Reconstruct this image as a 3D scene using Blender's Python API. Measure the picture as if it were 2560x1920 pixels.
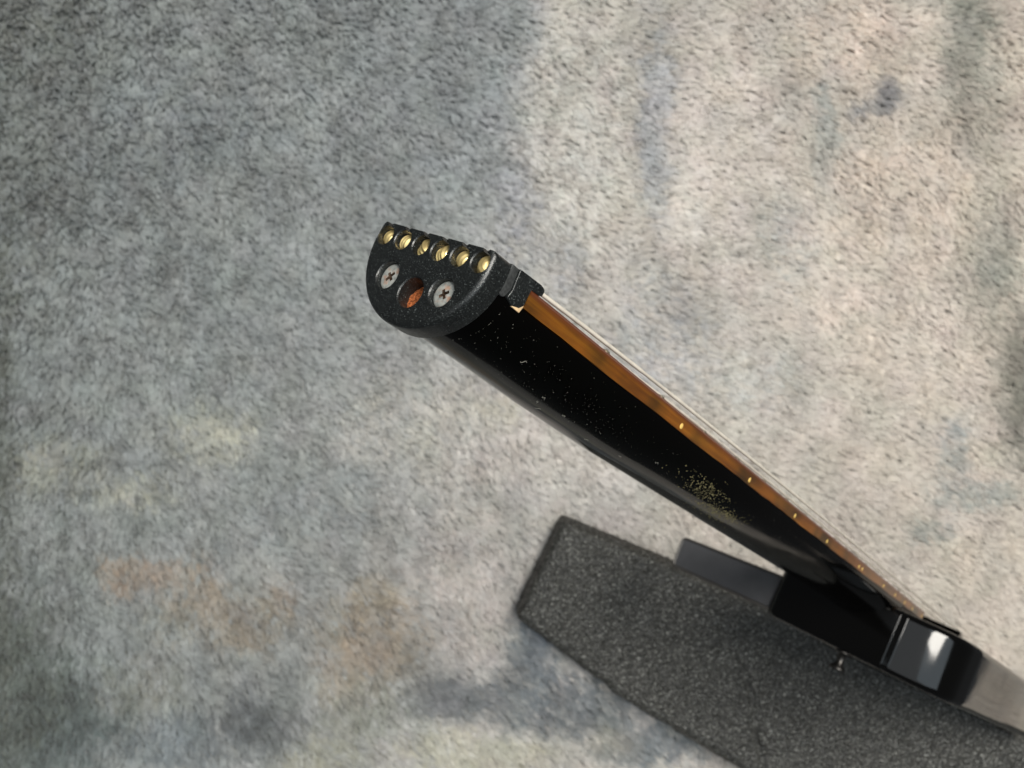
import bpy, bmesh, math, random
import numpy as np
from mathutils import Matrix, Vector

random.seed(4)
rng = np.random.default_rng(11)
sc = bpy.context.scene
for o in list(bpy.data.objects):
    bpy.data.objects.remove(o)
C = sc.collection
MM = 0.001
H = 0.735            # height of the camera above the blanket (m)
FPX = 2071.0         # focal length in photograph pixels (2560 wide)

# ------------------------------------------------------------------ camera
cd = bpy.data.cameras.new('camera')
cam = bpy.data.objects.new('camera', cd)
C.objects.link(cam)
cd.sensor_width = 36.0
cd.lens = FPX / 2560.0 * 36.0
cd.clip_start = 0.01
cd.clip_end = 50
cd.dof.use_dof = True
cd.dof.focus_distance = 0.205
cd.dof.aperture_fstop = 24.0
cam.location = (0, 0, H)
cam.rotation_euler = (0, 0, 0)          # looks straight down on the blanket
sc.camera = cam

# ------------------------------------------------------------------ room light
world = bpy.data.worlds.new('World')
sc.world = world
world.use_nodes = True
bg = world.node_tree.nodes['Background']
bg.inputs['Color'].default_value = (0.93, 0.97, 1.0, 1)
bg.inputs['Strength'].default_value = 0.08

def area(name, loc, target, sx, sy, power, col):
    l = bpy.data.lights.new(name, 'AREA')
    l.shape = 'RECTANGLE'
    l.size, l.size_y, l.energy, l.color = sx, sy, power, col
    o = bpy.data.objects.new(name, l)
    C.objects.link(o)
    o.location = loc
    o.rotation_euler = (Vector(target) - Vector(loc)).to_track_quat('-Z', 'Y').to_euler()
    return o

area('lamp', (0.50, 0.45, 1.75), (0.06, 0.0, 0.1), 0.42, 0.85, 30.5, (1.0, 0.95, 0.865))
area('window_light', (0.75, 0.2, 2.7), (0.75, 0.2, 0), 1.5, 2.6, 25, (0.80, 0.92, 1.0))
area('added_dim_panel', (-0.8, 0.2, 2.7), (-0.8, 0.2, 0), 1.6, 3.0, 15, (0.92, 0.97, 1.0))  # unseen dimmer half split off the window light, added to grade body reflections

sc.view_settings.view_transform = 'Standard'
sc.view_settings.look = 'None'
sc.view_settings.exposure = 0.0
sc.view_settings.gamma = 1.0
sc.cycles.max_bounces = 8
sc.cycles.sample_clamp_indirect = 6.0

# ------------------------------------------------------------------ helpers
def finish(name, me, mat, parent=None, smooth=True):
    o = bpy.data.objects.new(name, me)
    C.objects.link(o)
    if mat is not None:
        me.materials.clear()
        me.materials.append(mat)
    if parent is not None:
        o.parent = parent
    if smooth:
        me.polygons.foreach_set('use_smooth', [True] * len(me.polygons))
    me.update()
    return o

def pydata(name, verts, faces):
    me = bpy.data.meshes.new(name)
    me.from_pydata([tuple(v) for v in verts], [], faces)
    me.update()
    return me

def bm_mesh(name, bm, recalc=True):
    if recalc:
        bmesh.ops.recalc_face_normals(bm, faces=bm.faces[:])
    me = bpy.data.meshes.new(name)
    bm.to_mesh(me)
    bm.free()
    return me

def tag(o, label=None, cat=None, group=None, kind=None):
    for k, v in (('label', label), ('category', cat), ('group', group), ('kind', kind)):
        if v is not None:
            o[k] = v
    return o

def sharp(me, deg=35):
    me.polygons.foreach_set('use_smooth', [True] * len(me.polygons))
    me.set_sharp_from_angle(angle=math.radians(deg))

def loft(name, rings, caps=True):
    """rings: list of equally long point lists"""
    v, f = [], []
    n = len(rings[0])
    for r in rings:
        v += list(r)
    for k in range(len(rings) - 1):
        for i in range(n):
            j = (i + 1) % n
            f.append((k*n + i, k*n + j, (k+1)*n + j, (k+1)*n + i))
    if caps:
        f.append(tuple(range(n))[::-1])
        f.append(tuple((len(rings)-1)*n + i for i in range(n)))
    me = pydata(name, v, f)
    bm = bmesh.new(); bm.from_mesh(me)
    bmesh.ops.recalc_face_normals(bm, faces=bm.faces[:])
    bm.to_mesh(me); bm.free()
    return me

def tube(name, pts, rad, sides=8, taper=None):
    pts = [Vector(p) for p in pts]
    rings = []
    for i, p in enumerate(pts):
        a = pts[max(i-1, 0)]; b = pts[min(i+1, len(pts)-1)]
        t = (b - a).normalized()
        u = t.cross(Vector((0.13, 0.71, 0.69))).normalized()
        w = t.cross(u)
        r = rad if taper is None else taper[i]
        rings.append([p + (u*math.cos(q*2*math.pi/sides) + w*math.sin(q*2*math.pi/sides))*r for q in range(sides)])
    return loft(name, rings)

def round_poly(pts, radii, seg=6):
    """2-D polygon with rounded corners"""
    out = []
    n = len(pts)
    if not hasattr(radii, '__len__'):
        radii = [radii]*n
    for i in range(n):
        p = Vector(pts[i]); a = Vector(pts[i-1]); b = Vector(pts[(i+1) % n])
        r = radii[i]
        if r <= 0:
            out.append((p.x, p.y)); continue
        da = (a-p); db = (b-p)
        la, lb = da.length, db.length
        da.normalize(); db.normalize()
        ang = da.angle(db)
        d = min(r/math.tan(ang/2), la*0.49, lb*0.49)
        r = d*math.tan(ang/2)
        c = p + (da+db).normalized()*(r/math.sin(ang/2))
        s = p + da*d; e = p + db*d
        a0 = math.atan2(s.y-c.y, s.x-c.x); a1 = math.atan2(e.y-c.y, e.x-c.x)
        while a1-a0 > math.pi: a1 -= 2*math.pi
        while a1-a0 < -math.pi: a1 += 2*math.pi
        for k in range(seg+1):
            q = a0 + (a1-a0)*k/seg
            out.append((c.x + r*math.cos(q), c.y + r*math.sin(q)))
    return out

def inset(poly, d):
    """move every vertex inwards along its normal (either winding)"""
    P = np.array(poly)
    a = np.roll(P, 1, 0); b = np.roll(P, -1, 0)
    area2 = np.sum(P[:, 0]*b[:, 1] - b[:, 0]*P[:, 1])
    s = 1 if area2 > 0 else -1
    def nrm(e):
        q = np.stack([-e[:, 1], e[:, 0]], 1)*s
        return q/np.maximum(np.linalg.norm(q, axis=1, keepdims=True), 1e-9)
    n1, n2 = nrm(P-a), nrm(b-P)
    m = n1+n2
    m /= np.maximum(np.linalg.norm(m, axis=1, keepdims=True), 1e-9)
    k = np.clip(np.sum(m*n1, 1), 0.5, 1)
    return P + m*(d/k)[:, None]

def slab(name, poly, lo, hi, r, place, seg=4):
    """polygon extruded between lo and hi with edges rounded by r; place(a, b, h) -> point"""
    rings = []
    for k in range(seg+1):
        q = math.pi/2*k/seg
        rings.append([place(a, b, lo + r*(1-math.cos(q))) for a, b in inset(poly, r*(1-math.sin(q)))])
    for k in range(seg+1):
        q = math.pi/2*(1-k/seg)
        rings.append([place(a, b, hi - r*(1-math.cos(q))) for a, b in inset(poly, r*(1-math.sin(q)))])
    return loft(name, rings)

def boolean(obj, cutters):
    for c in cutters:
        m = obj.modifiers.new('cut', 'BOOLEAN')
        m.operation = 'DIFFERENCE'; m.solver = 'EXACT'; m.object = c; m.material_mode = 'TRANSFER'
    dg = bpy.context.evaluated_depsgraph_get()
    me = bpy.data.meshes.new_from_object(obj.evaluated_get(dg))
    obj.modifiers.clear()
    old = obj.data
    obj.data = me
    bpy.data.meshes.remove(old)
    for c in cutters:
        cm = c.data
        bpy.data.objects.remove(c)
        bpy.data.meshes.remove(cm)
    return me

# ------------------------------------------------------------------ materials
def new_mat(name):
    m = bpy.data.materials.new(name)
    m.use_nodes = True
    nt = m.node_tree
    return m, nt, nt.nodes['Principled BSDF']

def node(nt, typ, **kw):
    n = nt.nodes.new(typ)
    for k, v in kw.items():
        if k in n.inputs:
            n.inputs[k].default_value = v
        else:
            setattr(n, k, v)
    return n

def ramp(nt, fac, stops):
    r = nt.nodes.new('ShaderNodeValToRGB')
    el = r.color_ramp.elements
    while len(el) < len(stops):
        el.new(0.5)
    for e, (p, c) in zip(el, stops):
        e.position = p
        e.color = (c[0], c[1], c[2], 1) if hasattr(c, '__len__') else (c, c, c, 1)
    nt.links.new(fac, r.inputs[0])
    return r.outputs[0]

def coords(nt, scale=(1, 1, 1)):
    tc = nt.nodes.new('ShaderNodeTexCoord')
    mp = nt.nodes.new('ShaderNodeMapping')
    mp.inputs['Scale'].default_value = scale
    nt.links.new(tc.outputs['Object'], mp.inputs['Vector'])
    return mp.outputs[0]

def bump(nt, bsdf, height, strength, dist):
    b = nt.nodes.new('ShaderNodeBump')
    b.inputs['Strength'].default_value = strength
    b.inputs['Distance'].default_value = dist
    nt.links.new(height, b.inputs['Height'])
    nt.links.new(b.outputs[0], bsdf.inputs['Normal'])
    return b

def mat_cast_black():
    """sand-textured black powder coat: fine grain, sparkle painted as pale specks"""
    m, nt, p = new_mat('powder_coat_black')
    v = coords(nt)
    n1 = node(nt, 'ShaderNodeTexNoise', Scale=3300.0, Detail=2.0)
    nt.links.new(v, n1.inputs['Vector'])
    n2 = node(nt, 'ShaderNodeTexNoise', Scale=260.0, Detail=4.0)
    nt.links.new(v, n2.inputs['Vector'])
    col = ramp(nt, n1.outputs[0], [(0.30, (0.004, 0.0045, 0.0045)), (0.58, (0.009, 0.0105, 0.0105)), (0.68, (0.035, 0.04, 0.04)), (0.77, (0.28, 0.31, 0.30))])  # palest stop paints the coat's glints into the base colour
    nt.links.new(col, p.inputs['Base Color'])
    r = ramp(nt, n2.outputs[0], [(0.3, 0.25), (0.7, 0.38)])
    nt.links.new(r, p.inputs['Roughness'])
    p.inputs['Specular IOR Level'].default_value = 0.6
    bump(nt, p, n1.outputs[0], 0.55, 0.00016)
    return m

def mat_gloss_black(name, scale, strength, spec):
    m, nt, p = new_mat(name)
    v = coords(nt)
    n = node(nt, 'ShaderNodeTexNoise', Scale=45.0, Detail=6.0, Roughness=0.65)
    nt.links.new(v, n.inputs['Vector'])
    p.inputs['Base Color'].default_value = (0.0012, 0.0011, 0.001, 1)
    nt.links.new(ramp(nt, n.outputs[0], [(0.35, 0.05), (0.75, 0.16)]), p.inputs['Roughness'])
    p.inputs['Specular IOR Level'].default_value = spec
    n2 = node(nt, 'ShaderNodeTexNoise', Scale=scale, Detail=1.0)
    nt.links.new(v, n2.inputs['Vector'])
    bump(nt, p, n2.outputs[0], strength, 0.003)
    return m

def mat_fretboard():
    m, nt, p = new_mat('amber_fretboard')
    v = coords(nt, (6, 160, 160))
    n = node(nt, 'ShaderNodeTexNoise', Scale=4.0, Detail=7.0, Roughness=0.6)
    nt.links.new(v, n.inputs['Vector'])
    v2 = coords(nt)
    n2 = node(nt, 'ShaderNodeTexNoise', Scale=38.0, Detail=3.0)
    nt.links.new(v2, n2.inputs['Vector'])
    c1 = ramp(nt, n.outputs[0], [(0.28, (0.085, 0.026, 0.003)), (0.5, (0.16, 0.053, 0.004)), (0.72, (0.245, 0.092, 0.008))])
    c2 = ramp(nt, n2.outputs[0], [(0.36, (0.22, 0.32, 0.30)), (0.47, (0.75, 0.8, 0.8)), (0.6, (1.1, 1.05, 1.0))])
    mx = nt.nodes.new('ShaderNodeMix'); mx.data_type = 'RGBA'; mx.blend_type = 'MULTIPLY'
    mx.inputs[0].default_value = 0.9
    nt.links.new(c1, mx.inputs[6]); nt.links.new(c2, mx.inputs[7])
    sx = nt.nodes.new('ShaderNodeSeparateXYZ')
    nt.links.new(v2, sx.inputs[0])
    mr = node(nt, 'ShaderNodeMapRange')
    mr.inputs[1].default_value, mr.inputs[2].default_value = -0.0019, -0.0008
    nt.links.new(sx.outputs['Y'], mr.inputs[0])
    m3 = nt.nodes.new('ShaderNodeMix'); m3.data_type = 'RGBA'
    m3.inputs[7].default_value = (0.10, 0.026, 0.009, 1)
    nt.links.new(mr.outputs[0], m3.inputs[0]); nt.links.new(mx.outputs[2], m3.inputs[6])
    nt.links.new(m3.outputs[2], p.inputs['Base Color'])
    p.inputs['Roughness'].default_value = 0.34
    p.inputs['Coat Weight'].default_value = 0.35
    p.inputs['Coat Roughness'].default_value = 0.12
    bump(nt, p, n.outputs[0], 0.12, 0.0004)
    return m

def mat_simple(name, col, rough, metal=0.0, spec=0.5, nscale=400.0, var=0.25, bmp=0.1, bdist=0.0002):
    m, nt, p = new_mat(name)
    v = coords(nt)
    n = node(nt, 'ShaderNodeTexNoise', Scale=nscale, Detail=4.0)
    nt.links.new(v, n.inputs['Vector'])
    a = tuple(c*(1-var) for c in col); b = tuple(min(c*(1+var), 1) for c in col)
    nt.links.new(ramp(nt, n.outputs[0], [(0.3, a), (0.7, b)]), p.inputs['Base Color'])
    p.inputs['Metallic'].default_value = metal
    p.inputs['Roughness'].default_value = rough
    p.inputs['Specular IOR Level'].default_value = spec
    if bmp:
        bump(nt, p, n.outputs[0], bmp, bdist)
    return m

def mat_screw():
    """dulled zinc plate with rusty crumbs near the middle"""
    m, nt, p = new_mat('tarnished_zinc')
    v = coords(nt)
    n = node(nt, 'ShaderNodeTexNoise', Scale=900.0, Detail=5.0)
    nt.links.new(v, n.inputs['Vector'])
    n2 = node(nt, 'ShaderNodeTexNoise', Scale=420.0, Detail=3.0)
    nt.links.new(v, n2.inputs['Vector'])
    c = ramp(nt, n.outputs[0], [(0.3, (0.26, 0.27, 0.26)), (0.55, (0.44, 0.45, 0.42)), (0.75, (0.54, 0.53, 0.48))])
    f = ramp(nt, n2.outputs[0], [(0.56, 0.0), (0.68, 0.6)])
    mx = nt.nodes.new('ShaderNodeMix'); mx.data_type = 'RGBA'
    nt.links.new(f, mx.inputs[0]); nt.links.new(c, mx.inputs[6])
    mx.inputs[7].default_value = (0.52, 0.24, 0.13, 1)
    nt.links.new(mx.outputs[2], p.inputs['Base Color'])
    p.inputs['Metallic'].default_value = 0.35
    p.inputs['Roughness'].default_value = 0.5
    bump(nt, p, n.outputs[0], 0.2, 0.0002)
    return m

def mat_foam():
    m, nt, p = new_mat('charcoal_foam')
    v = coords(nt)
    vo = node(nt, 'ShaderNodeTexVoronoi', Scale=520.0)
    nt.links.new(v, vo.inputs['Vector'])
    n = node(nt, 'ShaderNodeTexNoise', Scale=760.0, Detail=3.0)
    nt.links.new(v, n.inputs['Vector'])
    n2 = node(nt, 'ShaderNodeTexNoise', Scale=14.0, Detail=4.0)
    nt.links.new(v, n2.inputs['Vector'])
    c = ramp(nt, n.outputs[0], [(0.33, (0.013, 0.013, 0.011)), (0.50, (0.033, 0.032, 0.028)), (0.62, (0.076, 0.075, 0.067)), (0.69, (0.45, 0.45, 0.41))])  # near-white stop stands for sparkle on the foam cells, painted as colour
    c2 = ramp(nt, n2.outputs[0], [(0.3, 0.78), (0.7, 1.15)])
    mx = nt.nodes.new('ShaderNodeMix'); mx.data_type = 'RGBA'; mx.blend_type = 'MULTIPLY'
    mx.inputs[0].default_value = 1.0
    nt.links.new(c, mx.inputs[6]); nt.links.new(c2, mx.inputs[7])
    nt.links.new(mx.outputs[2], p.inputs['Base Color'])
    p.inputs['Roughness'].default_value = 0.38
    p.inputs['Specular IOR Level'].default_value = 0.55
    bump(nt, p, vo.outputs['Distance'], 0.9, 0.0012)
    return m

def mat_pile():
    m, nt, p = new_mat('dyed_plush')
    a = node(nt, 'ShaderNodeAttribute', attribute_name='dye_and_shade')
    nt.links.new(a.outputs['Color'], p.inputs['Base Color'])
    p.inputs['Roughness'].default_value = 0.75
    p.inputs['Specular IOR Level'].default_value = 0.25
    p.inputs['Sheen Weight'].default_value = 0.25
    p.inputs['Sheen Roughness'].default_value = 0.5
    return m

M = dict(fretwire=mat_simple('dull_fretwire', (0.28, 0.24, 0.18), 0.55, 0.8, 0.5, 300, 0.1, 0.0),
         recess=mat_simple('rusty_recess', (0.10, 0.065, 0.045), 0.5, 0.4, 0.4, 900, 0.7, 0.6),
         cast=mat_cast_black(), gloss=mat_gloss_black('gloss_black_lacquer', 9.0, 0.1, 0.05), gloss2=mat_gloss_black('gloss_black_body', 11.0, 0.6, 0.42), board=mat_fretboard(), screw=mat_screw(), foam=mat_foam(), pile=mat_pile(),
         clamp=mat_simple('dark_steel', (0.034, 0.036, 0.036), 0.55, 0.0, 0.4, 1500, 0.35, 0.25),
         brass=mat_simple('brass', (0.92, 0.68, 0.30), 0.32, 0.8, 0.5, 900, 0.15, 0.15),
         nickel=mat_simple('nickel', (0.62, 0.58, 0.52), 0.3, 1.0, 0.5, 300, 0.1, 0.0),
         string=mat_simple('wound_steel', (0.78, 0.72, 0.62), 0.4, 0.3, 0.5, 300, 0.1, 0.0),
         wood=mat_simple('raw_red_wood', (0.38, 0.112, 0.036), 0.8, 0.0, 0.2, 1600, 0.55, 1.0, 0.0006),
         maple=mat_simple('bare_maple', (0.62, 0.44, 0.25), 0.6, 0.0, 0.3, 700, 0.2, 0.3),
         dot=mat_simple('ivory_dot', (0.75, 0.50, 0.14), 0.4, 0.0, 0.5, 700, 0.1, 0.0),
         dust=mat_simple('dust', (0.34, 0.33, 0.29), 0.9, 0.0, 0.2, 900, 0.3, 0.0),
         grime=mat_simple('grime', (0.20, 0.175, 0.085), 0.8, 0.0, 0.3, 900, 0.4, 0.0),
         rest=mat_simple('leg_rest_plastic', (0.075, 0.075, 0.079), 0.3, 0.0, 0.6, 60, 0.12, 0.03),
         rim=mat_simple('leg_rest_rim', (0.16, 0.15, 0.14), 0.3, 0.7, 0.8, 60, 0.12, 0.03),
         metal=mat_simple('black_nickel', (0.07, 0.066, 0.062), 0.42, 1.0, 0.5, 300, 0.2, 0.0),
         backing=mat_simple('blanket_backing', (0.11, 0.11, 0.105), 0.95, 0.0, 0.1, 300, 0.3, 0.0))

# ------------------------------------------------------------------ blanket (structure)
def val_noise(x, y, cell, seed):
    """smooth value noise on arrays, about -1..1"""
    r = np.random.default_rng(seed)
    T = r.uniform(-1, 1, (256, 256))
    gx, gy = x/cell, y/cell
    ix, iy = np.floor(gx).astype(int), np.floor(gy).astype(int)
    fx, fy = gx-ix, gy-iy
    fx = fx*fx*(3-2*fx); fy = fy*fy*(3-2*fy)
    g = lambda a, b: T[a % 256, b % 256]
    return (g(ix, iy)*(1-fx)+g(ix+1, iy)*fx)*(1-fy) + (g(ix, iy+1)*(1-fx)+g(ix+1, iy+1)*fx)*fy

def fbm(x, y, cell, seed, octv=4, gain=0.55):
    s, a, t = 0, 1.0, 0
    for k in range(octv):
        s = s + a*val_noise(x + 17.3*k, y - 9.1*k, cell/2**k, seed+k)
        t += a; a *= gain
    return s/t

def ground(x, y):
    """height of the blanket's cloth in m"""
    z = 0.005*fbm(x, y, 0.22, 3, 2) + 0.0012*fbm(x, y, 0.05, 8, 2)
    return z - 0.003

def srgb(c):
    c = np.array(c, float)/255.0
    return np.where(c <= 0.04045, c/12.92, ((c+0.055)/1.055)**2.4)

PXM = H/FPX                       # metres on the blanket for one photograph pixel
# dyed patches and painted foam shadow: u, v, ru, rv (cloth position and reach), colour, strength, edge noise
DYE_AND_SHADE = [
 (1420, 330, 130, 300, (198, 197, 190), .5),
 (1630, 300, 42, 240, (158, 160, 164), .9), (1800, 420, 140, 330, (196, 188, 180), .6),
 (1640, 860, 130, 160, (164, 165, 167), .5), (2200, 225, 36, 50, (112, 112, 116), .9), (2180, 270, 55, 18, (130, 130, 132), .7),
 (2120, 90, 150, 90, (202, 186, 172), .6), (2400, 90, 60, 130, (134, 134, 124), .85),
 (2440, 260, 60, 120, (146, 143, 132), .7), (2060, 330, 30, 170, (158, 160, 156), .7),
 (2470, 620, 70, 170, (142, 141, 130), .7), (2540, 960, 70, 170, (112, 110, 100), .9),
 (2280, 480, 200, 150, (202, 187, 172), .6), (2140, 700, 200, 170, (202, 190, 178), .6),
 (2330, 900, 160, 130, (200, 188, 176), .5), (1950, 620, 60, 120, (166, 166, 162), .5),
 (2360, 1140, 40, 90, (148, 151, 148), .6), (2310, 1330, 60, 30, (146, 148, 142), .65),
 (2430, 1230, 90, 30, (146, 148, 142), .7), (1880, 950, 110, 60, (172, 172, 168), .5),
 (1280, 560, 60, 170, (154, 156, 162), .5), (1410, 660, 40, 70, (156, 158, 163), .45),
 (1080, 1080, 210, 140, (186, 182, 172), .6), (1330, 1120, 180, 140, (188, 180, 174), .6),
 (1180, 1460, 150, 180, (186, 177, 170), .7), (1560, 1180, 150, 100, (190, 185, 178), .5),
 (760, 1250, 190, 120, (146, 152, 152), .5), (520, 1080, 120, 70, (176, 176, 158), .6),
 (330, 1215, 110, 40, (168, 168, 150), .5), (110, 1150, 120, 60, (150, 150, 134), .5),
 (310, 1445, 46, 50, (148, 129, 111), 0.68), (400, 1420, 90, 32, (158, 140, 122), 0.68), (500, 1490, 70, 45, (156, 139, 121), 0.65),
 (590, 1560, 70, 50, (153, 138, 120), 0.54), (690, 1500, 36, 50, (159, 141, 122), 0.58), (560, 1545, 160, 60, (146, 138, 122), 0.40),
 (930, 1610, 118, 120, (162, 146, 126), 0.68), (900, 1500, 60, 44, (165, 152, 130), 0.50), (860, 1700, 70, 50, (153, 139, 121), 0.43),
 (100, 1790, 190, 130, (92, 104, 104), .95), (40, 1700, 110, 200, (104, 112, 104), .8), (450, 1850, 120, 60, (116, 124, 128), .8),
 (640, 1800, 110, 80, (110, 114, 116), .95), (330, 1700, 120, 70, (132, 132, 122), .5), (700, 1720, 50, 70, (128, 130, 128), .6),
 (1130, 1730, 120, 60, (118, 120, 122), .95), (1300, 1735, 130, 70, (108, 113, 117), .8), (1450, 1760, 120, 60, (104, 110, 114), .8),  # blue-grey band here and next row: foam shadow painted into the cloth
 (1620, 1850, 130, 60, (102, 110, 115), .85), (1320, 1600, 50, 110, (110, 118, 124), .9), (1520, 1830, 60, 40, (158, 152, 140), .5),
 (900, 1770, 110, 60, (136, 138, 128), 0.56), (1180, 1880, 180, 50, (178, 174, 156), .8), (800, 1880, 110, 50, (160, 158, 140), .6),
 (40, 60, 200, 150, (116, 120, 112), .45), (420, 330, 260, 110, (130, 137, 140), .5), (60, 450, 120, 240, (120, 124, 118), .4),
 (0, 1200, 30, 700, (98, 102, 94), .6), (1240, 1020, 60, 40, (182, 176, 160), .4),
]

def dye_and_shade_at(x, y):
    u = x/PXM + 1280 + 60*fbm(x, y, 0.045, 21, 6, .8)
    v = -y/PXM + 960 + 60*fbm(x, y, 0.045, 31, 6, .8)
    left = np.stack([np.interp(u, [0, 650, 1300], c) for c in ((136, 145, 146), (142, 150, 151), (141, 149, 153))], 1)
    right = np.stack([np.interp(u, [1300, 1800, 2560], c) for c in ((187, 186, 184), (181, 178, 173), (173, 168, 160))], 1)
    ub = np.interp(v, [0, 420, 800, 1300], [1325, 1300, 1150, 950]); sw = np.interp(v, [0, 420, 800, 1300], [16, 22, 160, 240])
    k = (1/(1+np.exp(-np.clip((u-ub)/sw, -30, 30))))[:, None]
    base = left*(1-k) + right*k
    dith = np.random.default_rng(5).normal(0, 1, x.size)*.55 + 1.1*fbm(x, y, .008, 61, 2)
    for (cu, cv, ru, rv, c, s) in DYE_AND_SHADE:
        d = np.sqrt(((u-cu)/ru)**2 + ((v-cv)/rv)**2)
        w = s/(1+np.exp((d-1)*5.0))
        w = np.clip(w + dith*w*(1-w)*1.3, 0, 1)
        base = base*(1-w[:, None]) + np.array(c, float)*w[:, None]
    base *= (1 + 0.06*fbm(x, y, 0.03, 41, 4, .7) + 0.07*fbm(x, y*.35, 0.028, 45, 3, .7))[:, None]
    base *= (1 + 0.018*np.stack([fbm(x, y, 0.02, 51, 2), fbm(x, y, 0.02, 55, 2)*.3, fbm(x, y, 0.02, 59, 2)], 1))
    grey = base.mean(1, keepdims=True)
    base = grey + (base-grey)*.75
    return np.clip(base, 20, 235)

def build_blanket():
    nx, ny = 160, 130
    X0, X1, Y0, Y1 = -0.66, 0.60, -0.46, 0.52
    xs, ys = np.linspace(X0, X1, nx), np.linspace(Y0, Y1, ny)
    gx, gy = np.meshgrid(xs, ys)
    z = ground(gx.ravel(), gy.ravel())
    v = np.stack([gx.ravel(), gy.ravel(), z], 1)
    f = [(j*nx+i, j*nx+i+1, (j+1)*nx+i+1, (j+1)*nx+i) for j in range(ny-1) for i in range(nx-1)]
    me = pydata('blanket', v, f)
    att = me.attributes.new('dye_and_shade', 'FLOAT_COLOR', 'POINT')
    c4 = np.ones((len(v), 4)); c4[:, :3] = srgb(dye_and_shade_at(v[:, 0], v[:, 1]))*.75
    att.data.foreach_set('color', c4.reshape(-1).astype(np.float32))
    bl = finish('blanket', me, M['pile'])
    tag(bl, 'mottled grey plush blanket spread under everything', None, None, 'structure')

    # the pile: tufts of short leaning fibres
    sp = 0.0034
    gx, gy = np.meshgrid(np.arange(-0.54, 0.60, sp), np.arange(-0.46, 0.44, sp*0.9))
    tx = (gx + rng.uniform(-.55, .55, gx.shape)*sp).ravel()
    ty = (gy + rng.uniform(-.55, .55, gx.shape)*sp).ravel()
    # little pits where the pile parts, more of them towards -x
    pit = rng.uniform(0, 1, tx.size) < np.interp(tx, [-.5, .0, .5], [.13, .06, .025])*np.clip(1+1.2*fbm(tx, ty, .05, 91, 2), .2, 2)
    tx, ty = tx[~pit], ty[~pit]
    n = tx.size
    tz = ground(tx, ty)
    side = np.clip((tx+0.45)/0.7, 0, 1)                      # brushed flatter towards +x
    flow = math.radians(-42) - .22*(1-np.clip((tx+0.45)/0.5, 0, 1)) + 0.45*fbm(tx, ty, 0.16, 71, 2) + 0.30*fbm(tx, ty, 0.03, 75, 2) + .5*(1-.6*side)*fbm(tx, ty, 0.0085, 79, 1) + rng.normal(0, .13, n)
    lean = np.clip(0.98 + 0.16*side + 0.22*fbm(tx, ty, 0.03, 77, 2) + .30*(1-.6*side)*fbm(tx, ty, 0.0085, 83, 1) + rng.normal(0, .14, n), .3, 1.3)   # from the vertical
    rib = np.cos(2*math.pi*(tx + .0006*fbm(tx, ty, .06, 95, 2))/0.0057)      # knitted rows of the cloth
    tl = np.clip(0.0112 + 0.0012*rng.normal(0, 1, n) + 0.0014*rib*(1-.6*side), .005, .014)
    K = 9
    rep = lambda a: np.repeat(a, K)
    N = n*K
    jx, jy = rng.normal(0, .0011, N), rng.normal(0, .0011, N)
    bx = rep(tx) + jx; by = rep(ty) + jy; bz = rep(tz)
    az = rep(flow) + rng.normal(0, .18, N)
    le = rep(lean) + rng.normal(0, .10, N)
    L = rep(tl)*rng.uniform(.85, 1.08, N)
    wd = rng.uniform(.00036, .00058, N)
    dx, dy = np.cos(az), np.sin(az)
    # base, mid (rising), tip (bent over and drawn together with its tuft)
    l1 = le*0.55
    mx = bx - jx*.2 + dx*np.sin(l1)*L*.5; my = by - jy*.2 + dy*np.sin(l1)*L*.5; mz = bz + np.cos(l1)*L*.5
    l2 = np.clip(le*1.25, 0, 1.5)
    cv = rep(.62-.3*side)
    qx = mx - jx*cv + dx*np.sin(l2)*L*.5; qy = my - jy*cv + dy*np.sin(l2)*L*.5; qz = mz + np.cos(l2)*L*.5
    tw = az + math.pi/2 + rng.normal(0, .5, N)
    sx, sy = np.cos(tw)*wd, np.sin(tw)*wd
    sz = rng.normal(0, .25, N)*wd
    V = np.empty((N, 5, 3))
    V[:, 0] = np.stack([bx-sx, by-sy, bz-sz], 1); V[:, 1] = np.stack([bx+sx, by+sy, bz+sz], 1)
    V[:, 2] = np.stack([mx+sx, my+sy, mz+sz], 1); V[:, 3] = np.stack([mx-sx, my-sy, mz-sz], 1)
    V[:, 4] = np.stack([qx, qy, qz], 1)
    F = (np.arange(N)[:, None]*5 + np.array([0, 1, 2, 3, 3, 2, 4])[None]).reshape(-1)
    me = bpy.data.meshes.new('pile')
    me.vertices.add(N*5); me.vertices.foreach_set('co', V.reshape(-1).astype(np.float32))
    me.loops.add(N*7); me.loops.foreach_set('vertex_index', F.astype(np.int32))
    ls = (np.arange(N)[:, None]*7 + np.array([0, 4])[None]).reshape(-1)
    me.polygons.add(N*2); me.polygons.foreach_set('loop_start', ls.astype(np.int32))
    me.update(calc_edges=True)
    tint = rng.normal(0, .035, n)
    colr = srgb(dye_and_shade_at(tx, ty))*(1+tint)[:, None]
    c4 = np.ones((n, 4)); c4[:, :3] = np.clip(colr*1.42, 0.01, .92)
    att = me.attributes.new('dye_and_shade', 'FLOAT_COLOR', 'POINT')
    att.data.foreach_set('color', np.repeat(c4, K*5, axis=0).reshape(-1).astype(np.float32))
    po = finish('pile', me, M['pile'], bl, smooth=True)
    tag(po, 'soft grey brown and cream plush pile', None, None, 'stuff')
    return bl
build_blanket()

# ------------------------------------------------------------------ foam block
def unpx(u, v, depth):
    return ((u-1280)/FPX*depth, -(v-960)/FPX*depth)

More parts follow.
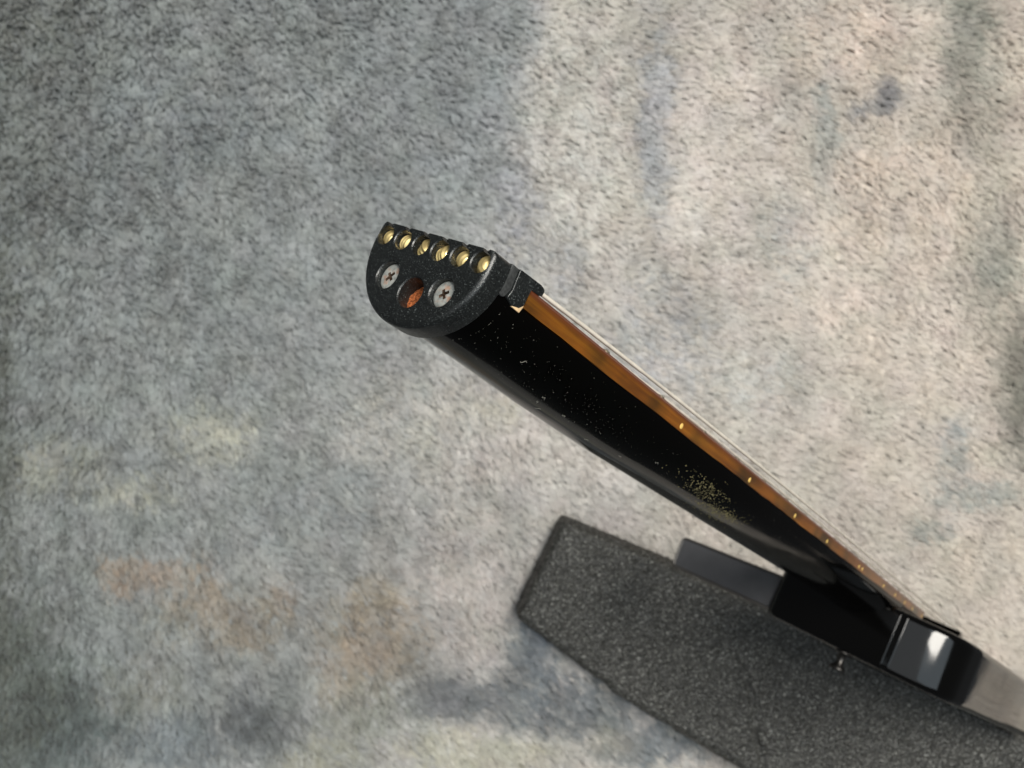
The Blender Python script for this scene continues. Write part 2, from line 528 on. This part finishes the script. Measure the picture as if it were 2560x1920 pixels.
def build_foam():
    D = 0.694
    top = H - D
    pts_px = [(1402, 1285), (1690, 1404), (1925, 1508), (2060, 1588), (2215, 1663), (2360, 1726), (2580, 1853), (2760, 1950), (2700, 2260),
              (2180, 2130), (1838, 1921), (1535, 1738), (1512, 1712), (1486, 1698), (1312, 1564), (1289, 1545)]
    # the far and left edges show the block's foot, the near edge its top
    poly = [unpx(u, v, H-.006 if i < 6 else D) for i, (u, v) in enumerate(pts_px)]
    rp = round_poly(poly, [.006, 0, 0, 0, 0, 0, 0, .01, .01, 0, 0, .003, .003, .003, .0, .006], 4)
    # resample the outline finely
    P = np.array(rp); Q = np.roll(P, -1, 0); out = []
    for a, b in zip(P, Q):
        m = max(1, int(np.linalg.norm(b-a)/0.0022))
        for k in range(m):
            out.append(a + (b-a)*k/m)
    out = np.array(out)
    n = len(out)
    bm = bmesh.new()
    def ring(z, ins, jit):
        q = inset(out, ins)
        return [bm.verts.new((x+rng.normal(0, jit), y+rng.normal(0, jit), z+rng.normal(0, jit))) for x, y in q]
    rings = [ring(0.0, 0.001, .0001)]
    for k in range(1, 18):
        rings.append(ring(top*k/18*0.88, 0.0004*math.sin(k*1.3), .00035))
    rings += [ring(top-.0068, .0002, .0003), ring(top-.0042, .0009, .0003), ring(top-.0020, .0024, .0003), ring(top-.0006, .0042, .0003), ring(top, .0064, .0003)]
    for a, b in zip(rings[:-1], rings[1:]):
        for i in range(n):
            j = (i+1) % n
            bm.faces.new((a[i], a[j], b[j], b[i]))
    bm.faces.new(rings[0][::-1])
    capf = bm.faces.new(rings[-1])
    # top: triangulate inside with a grid of points
    bm.faces.remove(capf)
    me = None
    inner = inset(out, .0064)
    xs = np.arange(inner[:, 0].min(), inner[:, 0].max(), .0020); ys = np.arange(inner[:, 1].min(), inner[:, 1].max(), .0020)
    gx, gy = np.meshgrid(xs, ys)
    gx = gx.ravel() + rng.uniform(-.0006, .0006, gx.size); gy = gy.ravel() + rng.uniform(-.0006, .0006, gy.size)
    px, py = inner[:, 0], inner[:, 1]
    inside = np.zeros(gx.size, bool)
    j = n-1
    mind = np.full(gx.size, 9.0)
    for i in range(n):
        c = (py[i] > gy) != (py[j] > gy)
        with np.errstate(divide='ignore', invalid='ignore'):
            xc = (px[j]-px[i])*(gy-py[i])/(py[j]-py[i]+1e-12)+px[i]
        inside ^= c & (gx < xc)
        mind = np.minimum(mind, (gx-px[i])**2+(gy-py[i])**2)
        j = i
    ok = inside & (mind > .0014**2)
    gx, gy = gx[ok], gy[ok]
    from mathutils.geometry import delaunay_2d_cdt
    bv = [Vector((v.co.x, v.co.y)) for v in rings[-1]]
    allp = bv + [Vector((a, b)) for a, b in zip(gx, gy)]
    edges = [(i, (i+1) % n) for i in range(n)]
    vo, eo, fo, ov, oe, of = delaunay_2d_cdt(allp, edges, [], 1, 1e-7)
    # a shallow slit cut across the block
    s0 = np.array(unpx(1868, 1706, D)); s1 = np.array(unpx(1915, 1960, D))
    def hgt(x, y):
        d = s1-s0; t = ((x-s0[0])*d[0]+(y-s0[1])*d[1])/(d@d)
        tt = min(max(t, 0), 1)
        w = 0.0012*math.sin(t*9)
        dist = math.hypot(x-(s0[0]+d[0]*tt)-w, y-(s0[1]+d[1]*tt))
        return -0.0030*math.exp(-(dist/.0017)**2)
    nv = []
    for k, v in enumerate(vo):
        o0 = ov[k][0] if ov[k] else -1
        if 0 <= o0 < n:
            nv.append(rings[-1][o0])
        else:
            nv.append(bm.verts.new((v.x, v.y, top + 0.0003 + rng.normal(0, .00038) + hgt(v.x, v.y))))
    for f in fo:
        try:
            bm.faces.new([nv[i] for i in f])
        except ValueError:
            pass
    o = finish('foam_block', bm_mesh('foam_block', bm), M['foam'])
    tag(o, 'dark charcoal foam block with a slit lying behind the guitar body', 'foam block')
    return o
build_foam()

# ------------------------------------------------------------------ guitar
# local frame: X runs from the nut to the body, Y out of the fretboard, Z towards the bass side; millimetres at scale 0.001
g = bpy.data.objects.new('electric_guitar', None)
C.objects.link(g)
Rx = (0.546769, -0.35403829, -0.75874934)
Ry = (0.43577415, 0.89412264, -0.10317748)
Rz = (0.71494374, -0.2742291, 0.64315928)
T = (-0.00932333, 0.02699381, H - 0.20434818)
mw = Matrix(((Rx[0], Ry[0], Rz[0], T[0]), (Rx[1], Ry[1], Rz[1], T[1]), (Rx[2], Ry[2], Rz[2], T[2]), (0, 0, 0, 1)))
g.matrix_world = mw
g.empty_display_size = 0.02
tag(g, 'black headless electric guitar with amber fretboard seen along its neck', 'guitar')
S = lambda x, y, z: (x*MM, y*MM, z*MM)
def half_w(X):
    return 20.6 + max(X, 0)*(7.4/460)
def fret(n):
    return 648*(1-2**(-n/12))

def twist(me_):
    """the string edge of the casting is not quite square to the neck"""
    for v_ in me_.vertices:
        y, z = v_.co.y/MM, v_.co.z/MM
        f_ = min(max((y+21)/15, 0), 1)
        v_.co.y += -0.021*(z-19)*f_*MM

# ---- headpiece: D-shaped cast plate with string holes, screw holes and truss hole
XF = -16.6
def d_profile(a, ytop, ybot, ysh=-3.0, n=40, ex=1.85, rc=1.6):
    pts = [(-a+0.0, ysh)]
    arc = []
    for k in range(n+1):
        q = math.pi*k/n
        c, s = math.cos(q), math.sin(q)
        arc.append((-a*math.copysign(abs(c)**(2/2.0), c), ysh + (ybot-ysh)*abs(s)**(2/ex*0.5*1.85)))
    poly = arc            # from (-a,ysh) through the bottom to (a,ysh)
    cr = []
    for k in range(7):
        q = math.pi/2*k/6
        cr.append((a-0.2-rc+rc*math.cos(q), ytop-rc+rc*math.sin(q)))
    cl = [(-x, y) for x, y in cr[::-1]]
    m = [(a-.05, ysh+ (ytop-rc-ysh)*.5)]
    top = [(a-0.2-rc-(2*(a-0.2-rc))*k/24, ytop) for k in range(1, 24)]
    return poly + m + cr + top + cl + [(-a+.05, ysh+(ytop-rc-ysh)*.5)]
prof = d_profile(20.5, 1.7, -21.4)
R = 1.5
rings = []
for k in range(7):
    q = math.pi/2*k/6
    ring_ = []
    for (z0, y0_), (z, y) in zip(prof, inset(prof, R*(1-math.cos(q)))):
        if y0_ > -1.0:                               # the string edge stays crisp
            y = max(y, y0_ - 0.28*(1-math.cos(q)))
        ring_.append(S(XF + R*(1-math.sin(q)), y, z))
    rings.append(ring_)
rings = rings[::-1]
rings += [[S(-13, y, z) for z, y in prof], [S(-10.25, y, z) for z, y in prof]]
hp_me = loft('headpiece', rings)
hp = finish('headpiece', hp_me, None, g)
tag(hp, 'black sand-textured end plate with six string holes')

def lathe_x(name, prof2, cy, cz, seg=40):
    """profile of (x, r) turned about an axis parallel to X through (cy, cz)"""
    rings = [[S(x, cy+r*math.cos(2*math.pi*i/seg), cz+r*math.sin(2*math.pi*i/seg)) for i in range(seg)] for x, r in prof2]
    return loft(name, rings)
HZ = [-17.0 + 6.8*i for i in range(6)]
HY = -1.75
cut = []
def cutter(me):
    o = bpy.data.objects.new('cutter', me); C.objects.link(o); o.parent = g
    cut.append(o); return o
bpy.context.view_layer.update()
for z in HZ:
    cutter(lathe_x('c', [(XF-1, 3.62), (XF+0.02, 2.86), (XF+0.26, 2.62), (-9.5, 2.62)], HY, z))
    # slot that lets the string drop in from above
    w0 = 0.45
    sl = [(HY+1.5, -w0), (HY+1.5, w0), (0.7, w0), (2.6, w0+1.7), (2.6, -w0-1.7), (0.7, -w0)]
    cutter(loft('c', [[S(x, y, z+dz) for y, dz in sl] for x in (XF-1, -9.6)]))
SCR = [(-10.9, -9.3), (-10.9, 10.2)]
for y, z in SCR:
    cutter(lathe_x('c', [(XF-1, 4.6), (XF+0.02, 3.72), (XF+0.28, 3.44), (XF+2.6, 3.35), (XF+4.2, 1.2)], y, z))
TR = (-13.1, 0.9)
cutter(lathe_x('c', [(XF-1, 4.9), (XF+0.02, 4.0), (XF+0.28, 3.72), (-9.5, 3.72)], *TR))
for c_ in cut:
    bm = bmesh.new(); bm.from_mesh(c_.data); bmesh.ops.recalc_face_normals(bm, faces=bm.faces[:]); bm.to_mesh(c_.data); bm.free()
bpy.context.view_layer.update()
me = boolean(hp, cut)
twist(me)
me.materials.clear(); me.materials.append(M['cast'])
sharp(me, 32)

# screws: countersunk heads with a mangled cross recess
for i, (y, z) in enumerate(SCR):
    prof2 = [(XF+3.6, 0.1), (XF+3.4, 2.2), (XF+1.75, 3.28), (XF+1.5, 3.3), (XF+1.36, 3.12), (XF+1.22, 2.6), (XF+1.12, 1.6), (XF+1.08, 0.06)]
    so = finish('screw', lathe_x('screw', prof2, y, z, 36), M['screw'], hp)
    cut2 = []
    for k in range(2):
        a = math.radians((38, 52)[i] + 90*k)
        hwid, hl = 0.40, 1.75 - 0.25*k
        vs = []
        for x, s in ((XF+0.5, 1.0), (XF+2.5, .45)):
            for du, dv in ((-hl*s, -hwid), (hl*s, -hwid), (hl*s, hwid), (-hl*s, hwid)):
                vs.append(S(x, y + du*math.cos(a) - dv*math.sin(a), z + du*math.sin(a) + dv*math.cos(a)))
        cm = pydata('c', vs, [(0, 1, 2, 3), (7, 6, 5, 4), (0, 4, 5, 1), (1, 5, 6, 2), (2, 6, 7, 3), (3, 7, 4, 0)])
        bm = bmesh.new(); bm.from_mesh(cm); bmesh.ops.recalc_face_normals(bm, faces=bm.faces[:]); bm.to_mesh(cm); bm.free()
        cm.materials.append(M['recess'])
        co = bpy.data.objects.new('cutter', cm); C.objects.link(co); co.parent = g; cut2.append(co)
    bpy.context.view_layer.update()
    m2 = boolean(so, cut2)
    twist(m2)
    sharp(m2, 30)
# raw wood seen at the bottom of the truss-rod hole (rough, slanting)
bm = bmesh.new()
nr, ns = 9, 30
vv = [[bm.verts.new(S(-12.6 + 0.9*(r/nr)*math.cos(2*math.pi*s/ns) + random.uniform(-.22, .22), TR[0] + 3.9*r/nr*math.cos(2*math.pi*s/ns), TR[1] + 3.9*r/nr*math.sin(2*math.pi*s/ns))) for s in range(ns)] for r in range(1, nr+1)]
c0 = bm.verts.new(S(-12.6, *TR))
for s in range(ns):
    bm.faces.new((c0, vv[0][s], vv[0][(s+1) % ns]))
    for r in range(nr-1):
        bm.faces.new((vv[r][s], vv[r+1][s], vv[r+1][(s+1) % ns], vv[r][(s+1) % ns]))
finish('wood_plug', bm_mesh('wood_plug', bm), M['wood'], hp, smooth=True)['label'] = 'rough orange red bare wood inside the round hole'

# ---- string clamp bar, nut block, maple shim (extruded along Z)
def extrude_z(name, poly, hz, r, mat, parent):
    m_ = slab(name, poly, -hz, hz, r, lambda a, b, h: S(a, b, h), 3)
    o_ = finish(name, m_, mat, parent)
    sharp(m_, 50)
    return o_
poly = round_poly([(-10.15, 1.75), (-7.55, 1.75), (-7.05, -3.2), (-8.2, -5.9), (-10.15, -5.6)], [.2, .2, .8, 1.2, .7], 5)
extrude_z('string_clamp', poly, 20.15, .22, M['clamp'], g)['label'] = 'dark grey rounded clamp bar between end plate and nut'
poly = round_poly([(-7.4, 1.9), (1.2, 2.25), (3.3, 1.9), (3.2, 0.15), (1.9, -0.25), (-1.05, -0.35), (-1.05, -4.4), (-2.3, -5.6), (-4.9, -6.2), (-7.4, -5.2), (-6.85, -3.1)],
                  [.3, .5, .8, .6, .2, .1, .7, .7, .5, .5, .4], 4)
extrude_z('nut', poly, 20.45, .25, M['cast'], g)['label'] = 'black nut block with a lip over the fretboard'
poly = [(-4.6, -4.5), (-1.1, -4.0), (-1.1, -4.9), (-1.55, -6.4), (-4.6, -6.3)]
extrude_z('shim', poly, 20.35, .08, M['maple'], g)['label'] = 'pale bare wood sliver under the nut'

# ---- neck
def neck_ring(X, hw, yb, ytop=-5.25, n=48):
    ring = []
    for k in range(n+1):
        q = math.pi*k/n
        c, s = math.cos(q), math.sin(q)
        ring.append(S(X, ytop + (yb-ytop)*abs(s)**.96, math.copysign(abs(c)**.98, c)*hw))
    return ring
st = [(-10.1, 19.4, -20.0), (-4, 20.0, -20.0), (12, 20.5, -20.3), (40, 21.0, -21.4), (80, 21.7, -22.3), (160, 23.0, -22.4), (240, 24.2, -22.3), (320, 25.5, -22.2), (380, 26.5, -22.2), (425, 27.0, -22.2)]
rings = []
for (a, b) in zip(st[:-1], st[1:]):
    m_ = max(1, int((b[0]-a[0])/10))
    for k in range(m_):
        t_ = k/m_
        rings.append(neck_ring(*(a[i]*(1-t_)+b[i]*t_ for i in range(3))))
rings.append(neck_ring(*st[-1]))
nk_me = loft('neck', rings)
nk = finish('neck', nk_me, M['gloss'], g)
sharp(nk_me, 50)
nk['label'] = 'glossy black rounded neck speckled with dust'

# ---- fretboard, frets, side dots
rings = []
for k in range(60):
    X = -1.0 + 486*k/59
    h_ = half_w(X)
    pr = [(-h_, -5.3), (-h_, -0.9), (-h_+.55, -0.15)] + [(-h_+.55 + (2*h_-1.1)*q/12, -0.15 + 0.55*math.sin(math.pi*q/12)) for q in range(1, 12)] + [(h_-.55, -0.15), (h_, -0.9), (h_, -5.3)]
    wob = .35*math.exp(-(X+1)/50) + 0.12*math.sin(X*.11) + 0.09*math.sin(X*.37+1)
    rings.append([S(X, y+(wob if y < -5 else 0), z) for z, y in pr])
fb_me = loft('fretboard', rings)
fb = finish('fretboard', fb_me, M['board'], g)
sharp(fb_me, 30)
fb['label'] = 'amber brown fretboard edge with small ivory dots'
for n_ in range(1, 25):
    X = fret(n_); h_ = half_w(X) - .45
    pr = [(X-1.1, -.6), (X-1.1, -.15), (X-.6, .3), (X, .45), (X+.6, .3), (X+1.1, -.15), (X+1.1, -.6)]
    rg = []
    for q in range(13):
        zz = -h_ + 2*h_*q/12
        crown = 0.55*math.sin(math.pi*q/12)
        e_ = .35 if q in (0, 12) else 0
        rg.append([S(x, y + crown - (e_ if y > .3 else 0), zz) for x, y in pr])
    finish('fret', loft('fret', rg), M['fretwire'], fb)
def side_dot(X, yo=-3.6):
    h_ = half_w(X)
    rg = [[S(X + .95*r*math.cos(2*math.pi*i/14), yo + .95*r*math.sin(2*math.pi*i/14), h_ + o_) for i in range(14)] for o_, r in ((-.6, 1), (.03, 1), (.09, .85))]
    finish('side_dot', loft('side_dot', rg), M['dot'], fb)
for n_ in (3, 5, 7, 9, 15, 17, 19, 21, 24):
    side_dot((fret(n_)+fret(n_-1))/2)
mid12 = (fret(12)+fret(11))/2
side_dot(mid12-3.4); side_dot(mid12+3.4)

# ---- strings (wound ones carry ridges) with their brass ball ends
GA = [0.25, 0.32, 0.43, 0.66, 0.9, 1.15]
for i, z in enumerate(HZ):
    zb = -26 + 52*i/5
    r0 = GA[i]*.5 + .06
    y0 = 1.25 + GA[i]*.2
    yat = lambda X: y0 + 2.1*(1-math.exp(-max(X-1.5, 0)/75)) + (.0066 - .0012*(5-i)*.4)*(X-1.5) - .12*(5-i)
    P0 = Vector((-9.0, HY+.6, z)); P1 = Vector((1.5, y0, z)); P2 = Vector((648, 10.8, zb))
    pts, tp = [P0*MM], [r0*MM]
    if i >= 3:
        step = 0.36
        X = 1.5; k = 0
        while X < 60:
            t_ = (X-1.5)/646.5
            pts.append(Vector((X, yat(X), z+(zb-z)*t_))*MM); tp.append(r0*(1.0 if k % 2 else .82)*MM)
            X += step; k += 1
        for q in range(1, 30):
            X = 60 + 588*q/29
            t_ = (X - 1.5)/646.5
            pts.append(Vector((X, yat(X), z+(zb-z)*t_))*MM); tp.append(r0*.95*MM)
    else:
        for q in range(40):
            X = 1.5 + 646.5*(q/39)**1.4
            t_ = (X - 1.5)/646.5
            pts.append(Vector((X, yat(X), z+(zb-z)*t_))*MM); tp.append(r0*MM)
    s_o = finish('string', tube('string', pts, r0*MM, 8, tp), M['string'], g)
    # ball end: grooved spool seated in the hole, axis turned at random
    pr = []
    for k in range(41):
        x = -2.1 + 4.2*k/40
        r = 2.5 - .5*abs(math.sin(x*2.3)) - (0.9*max(0, abs(x)-1.55)**1.4)
        pr.append((x, r))
    bm = bmesh.new()
    seg = 28
    grid = [[bm.verts.new((x, r*math.cos(2*math.pi*q/seg), r*math.sin(2*math.pi*q/seg))) for q in range(seg)] for x, r in [(-2.1, .9)] + pr + [(2.1, .9)]]
    for a, b in zip(grid[:-1], grid[1:]):
        for q in range(seg):
            bm.faces.new((a[q], a[(q+1) % seg], b[(q+1) % seg], b[q]))
    bm.faces.new(grid[0]); bm.faces.new(grid[-1])
    ey, ez = [(62, 14), (74, 8), (56, -34), (66, -10), (60, 16), (42, -12)][i]
    rot = Matrix.Rotation(math.radians(ey), 4, 'Y') @ Matrix.Rotation(math.radians(ez), 4, 'Z')
    bmesh.ops.transform(bm, matrix=Matrix.Translation(Vector(S(-13.3, HY-.1, z))) @ Matrix.Scale(MM, 4) @ rot, verts=bm.verts)
    be = bm_mesh('ball_end', bm)
    twist(be)
    finish('ball_end', be, M['brass'], s_o)

# ---- body
outl = [(400, -40), (400, 33.5), (403.2, 37), (406, 50), (411.5, 62), (421, 70), (436, 74), (500, 79.8), (560, 85.2), (640, 92.6), (708, 99), (706, 20), (662, -30), (560, -42)]
rp = round_poly(outl, [7, 1.0, 1.5, 40, 30, 22, 22, 60, 60, 60, 14, 14, 16, 40], 8)
b_me = slab('body', rp, -47, -9.5, 4.5, lambda a, b, h: S(a, h, b), 6)
body = finish('body', b_me, M['gloss2'], g)
sharp(b_me, 60)
body['label'] = 'glossy black guitar body with a rounded shoulder'
# bridge block at the tail that the strings run to
poly = round_poly([(644, 7.0), (649, 7.6), (664, 5.5), (664, -9.4), (644, -9.4)], [1.5, 1, 3, .5, .5], 3)
extrude_z('bridge', poly, 28, .5, M['gloss'], g)

# ---- leg rest: moulded end with a raised rim
def leg_rest():
    X0 = 404
    a = (-38, -20.5); b = (-113.5, -24.3); c_ = (-112.2, -46.3); d_ = (-38, -44.0)
    poly = round_poly([a, b, c_, d_], [2.5, 4, 3, 2.5], 5)
    lo, inn = poly, inset(poly, 1.9)
    inn2 = inset(poly, 2.5)
    o_ = finish('leg_rest', loft('leg_rest', [[S(X0+26, y, z) for z, y in lo], [S(X0+1.3, y, z) for z, y in lo], [S(X0+1.25, y, z) for z, y in inset(poly, 1.0)]]), M['rest'], g)
    sharp(o_.data, 40)
    o_['label'] = 'dark grey plastic leg rest with a raised rim'
    rim = [[S(X0+1.32, y, z) for z, y in inset(poly, -.15)], [S(X0+.4, y, z) for z, y in inset(poly, -.15)], [S(X0-.1, y, z) for z, y in inset(poly, .25)],
           [S(X0-.2, y, z) for z, y in inset(poly, .7)], [S(X0+.1, y, z) for z, y in inset(poly, 1.3)], [S(X0+1.2, y, z) for z, y in inset(poly, 1.8)], [S(X0+1.32, y, z) for z, y in inset(poly, 1.8)]]
    rm = loft('rim', rim + rim[:1], caps=False)
    sharp(rm, 60)
    finish('rim', rm, M['rim'], o_)
leg_rest()

# ---- strap button on the back
prb = [(-46.5, 6.5), (-48, 6.3), (-48.6, 3.6), (-53, 2.8), (-56.5, 3.4), (-58, 5.8), (-59.5, 6.1), (-60.4, 5.2), (-60.6, 0.3)]
seg = 28
rings = [[S(408 + .78*r*math.cos(2*math.pi*q/seg), y + (y+47)*-.12, 11 + .78*r*math.sin(2*math.pi*q/seg)) for q in range(seg)] for y, r in prb]
finish('strap_button', loft('strap_button', rings), M['metal'], g)['label'] = 'small dark metal strap button'

# ---- dust on the neck
def neck_point(X, q):
    """point and normal on the neck's skin; q = 0 at the bass edge of the fretboard, pi/2 at the back"""
    i = 0
    while i < len(st)-2 and st[i+1][0] < X: i += 1
    a, b = st[i], st[i+1]; t_ = (X-a[0])/(b[0]-a[0])
    hw_, yb = a[1]*(1-t_)+b[1]*t_, a[2]*(1-t_)+b[2]*t_
    f_ = lambda q_: Vector((X, -5.25+(yb+5.25)*abs(math.sin(q_))**.96, abs(math.cos(q_))**.98*hw_*(1 if math.cos(q_) > 0 else -1)))
    p0 = f_(q); p1 = f_(q+.01)
    tdir = (p1-p0).normalized()
    nn = Vector((1, 0, 0)).cross(tdir)
    if nn.dot(Vector((0, p0.y+5, p0.z))) < 0: nn = -nn
    return p0, nn, tdir

def flecks(name, items, mat, label):
    bm = bmesh.new()
    for (X, q, s) in items:
        p, nn, td = neck_point(X, q)
        ax = Vector((1, 0, 0))
        a0 = random.uniform(0, 6.3); k = 5
        base = [bm.verts.new((p + nn*.01 + (ax*math.cos(a0+6.283*i/k) + td*math.sin(a0+6.283*i/k))*s*random.uniform(.5, 1.2))*MM) for i in range(k)]
        tip = bm.verts.new((p + nn*s*.7)*MM)
        for i in range(k):
            bm.faces.new((base[i], base[(i+1) % k], tip))
    o_ = finish(name, bm_mesh(name, bm), mat, nk, smooth=False)
    tag(o_, label, None, None, 'stuff')
it = []
for _ in range(380):
    it.append((random.gauss(34, 26) if random.random() < .8 else random.uniform(0, 260), min(max(random.gauss(.75, .33), .12), 1.4), random.choice((.035, .04, .045, .05, .06, .09))))
it = [(max(X, -6), q, s) for X, q, s in it]
flecks('dust', it, M['dust'], 'pale dust specks on the black neck')
it = []
for _ in range(800):
    c_ = random.choice(((127, .62, 9, .14), (152, .95, 10, .12), (157, .85, 8, .1)))
    it.append((random.gauss(c_[0], c_[2]), min(max(random.gauss(c_[1], c_[3]), .2), 1.35), random.choice((.12, .16, .2, .28))))
flecks('grime', it, M['grime'], 'dried olive grime dots on the neck')
# curled lint hairs
bm = bmesh.new()
lint = []
for (X, q) in ((31, .95), (33, 1.12), (12, .62), (44, 1.02), (64, 1.2), (38, 1.25), (92, .7), (80, 1.05)):
    p, nn, td = neck_point(X, q)
    a0 = random.uniform(-.8, .8); pts = []
    for k in range(8):
        pts.append((p + nn*(.12+.1*math.sin(k)) + Vector((1, 0, 0))*(k-4)*.28*math.cos(a0) + td*((k-4)*.28*math.sin(a0) + .3*math.sin(k*1.1)))*MM)
    m_ = tube('lint', pts, .045*MM, 4)
    t_ = bmesh.new(); t_.from_mesh(m_)
    bm.from_mesh(m_); t_.free(); bpy.data.meshes.remove(m_)
lo_ = finish('lint', bm_mesh('lint', bm), M['dust'], nk)
tag(lo_, 'curled pale lint hairs on the neck', None, None, 'stuff')
bpy.context.view_layer.update()
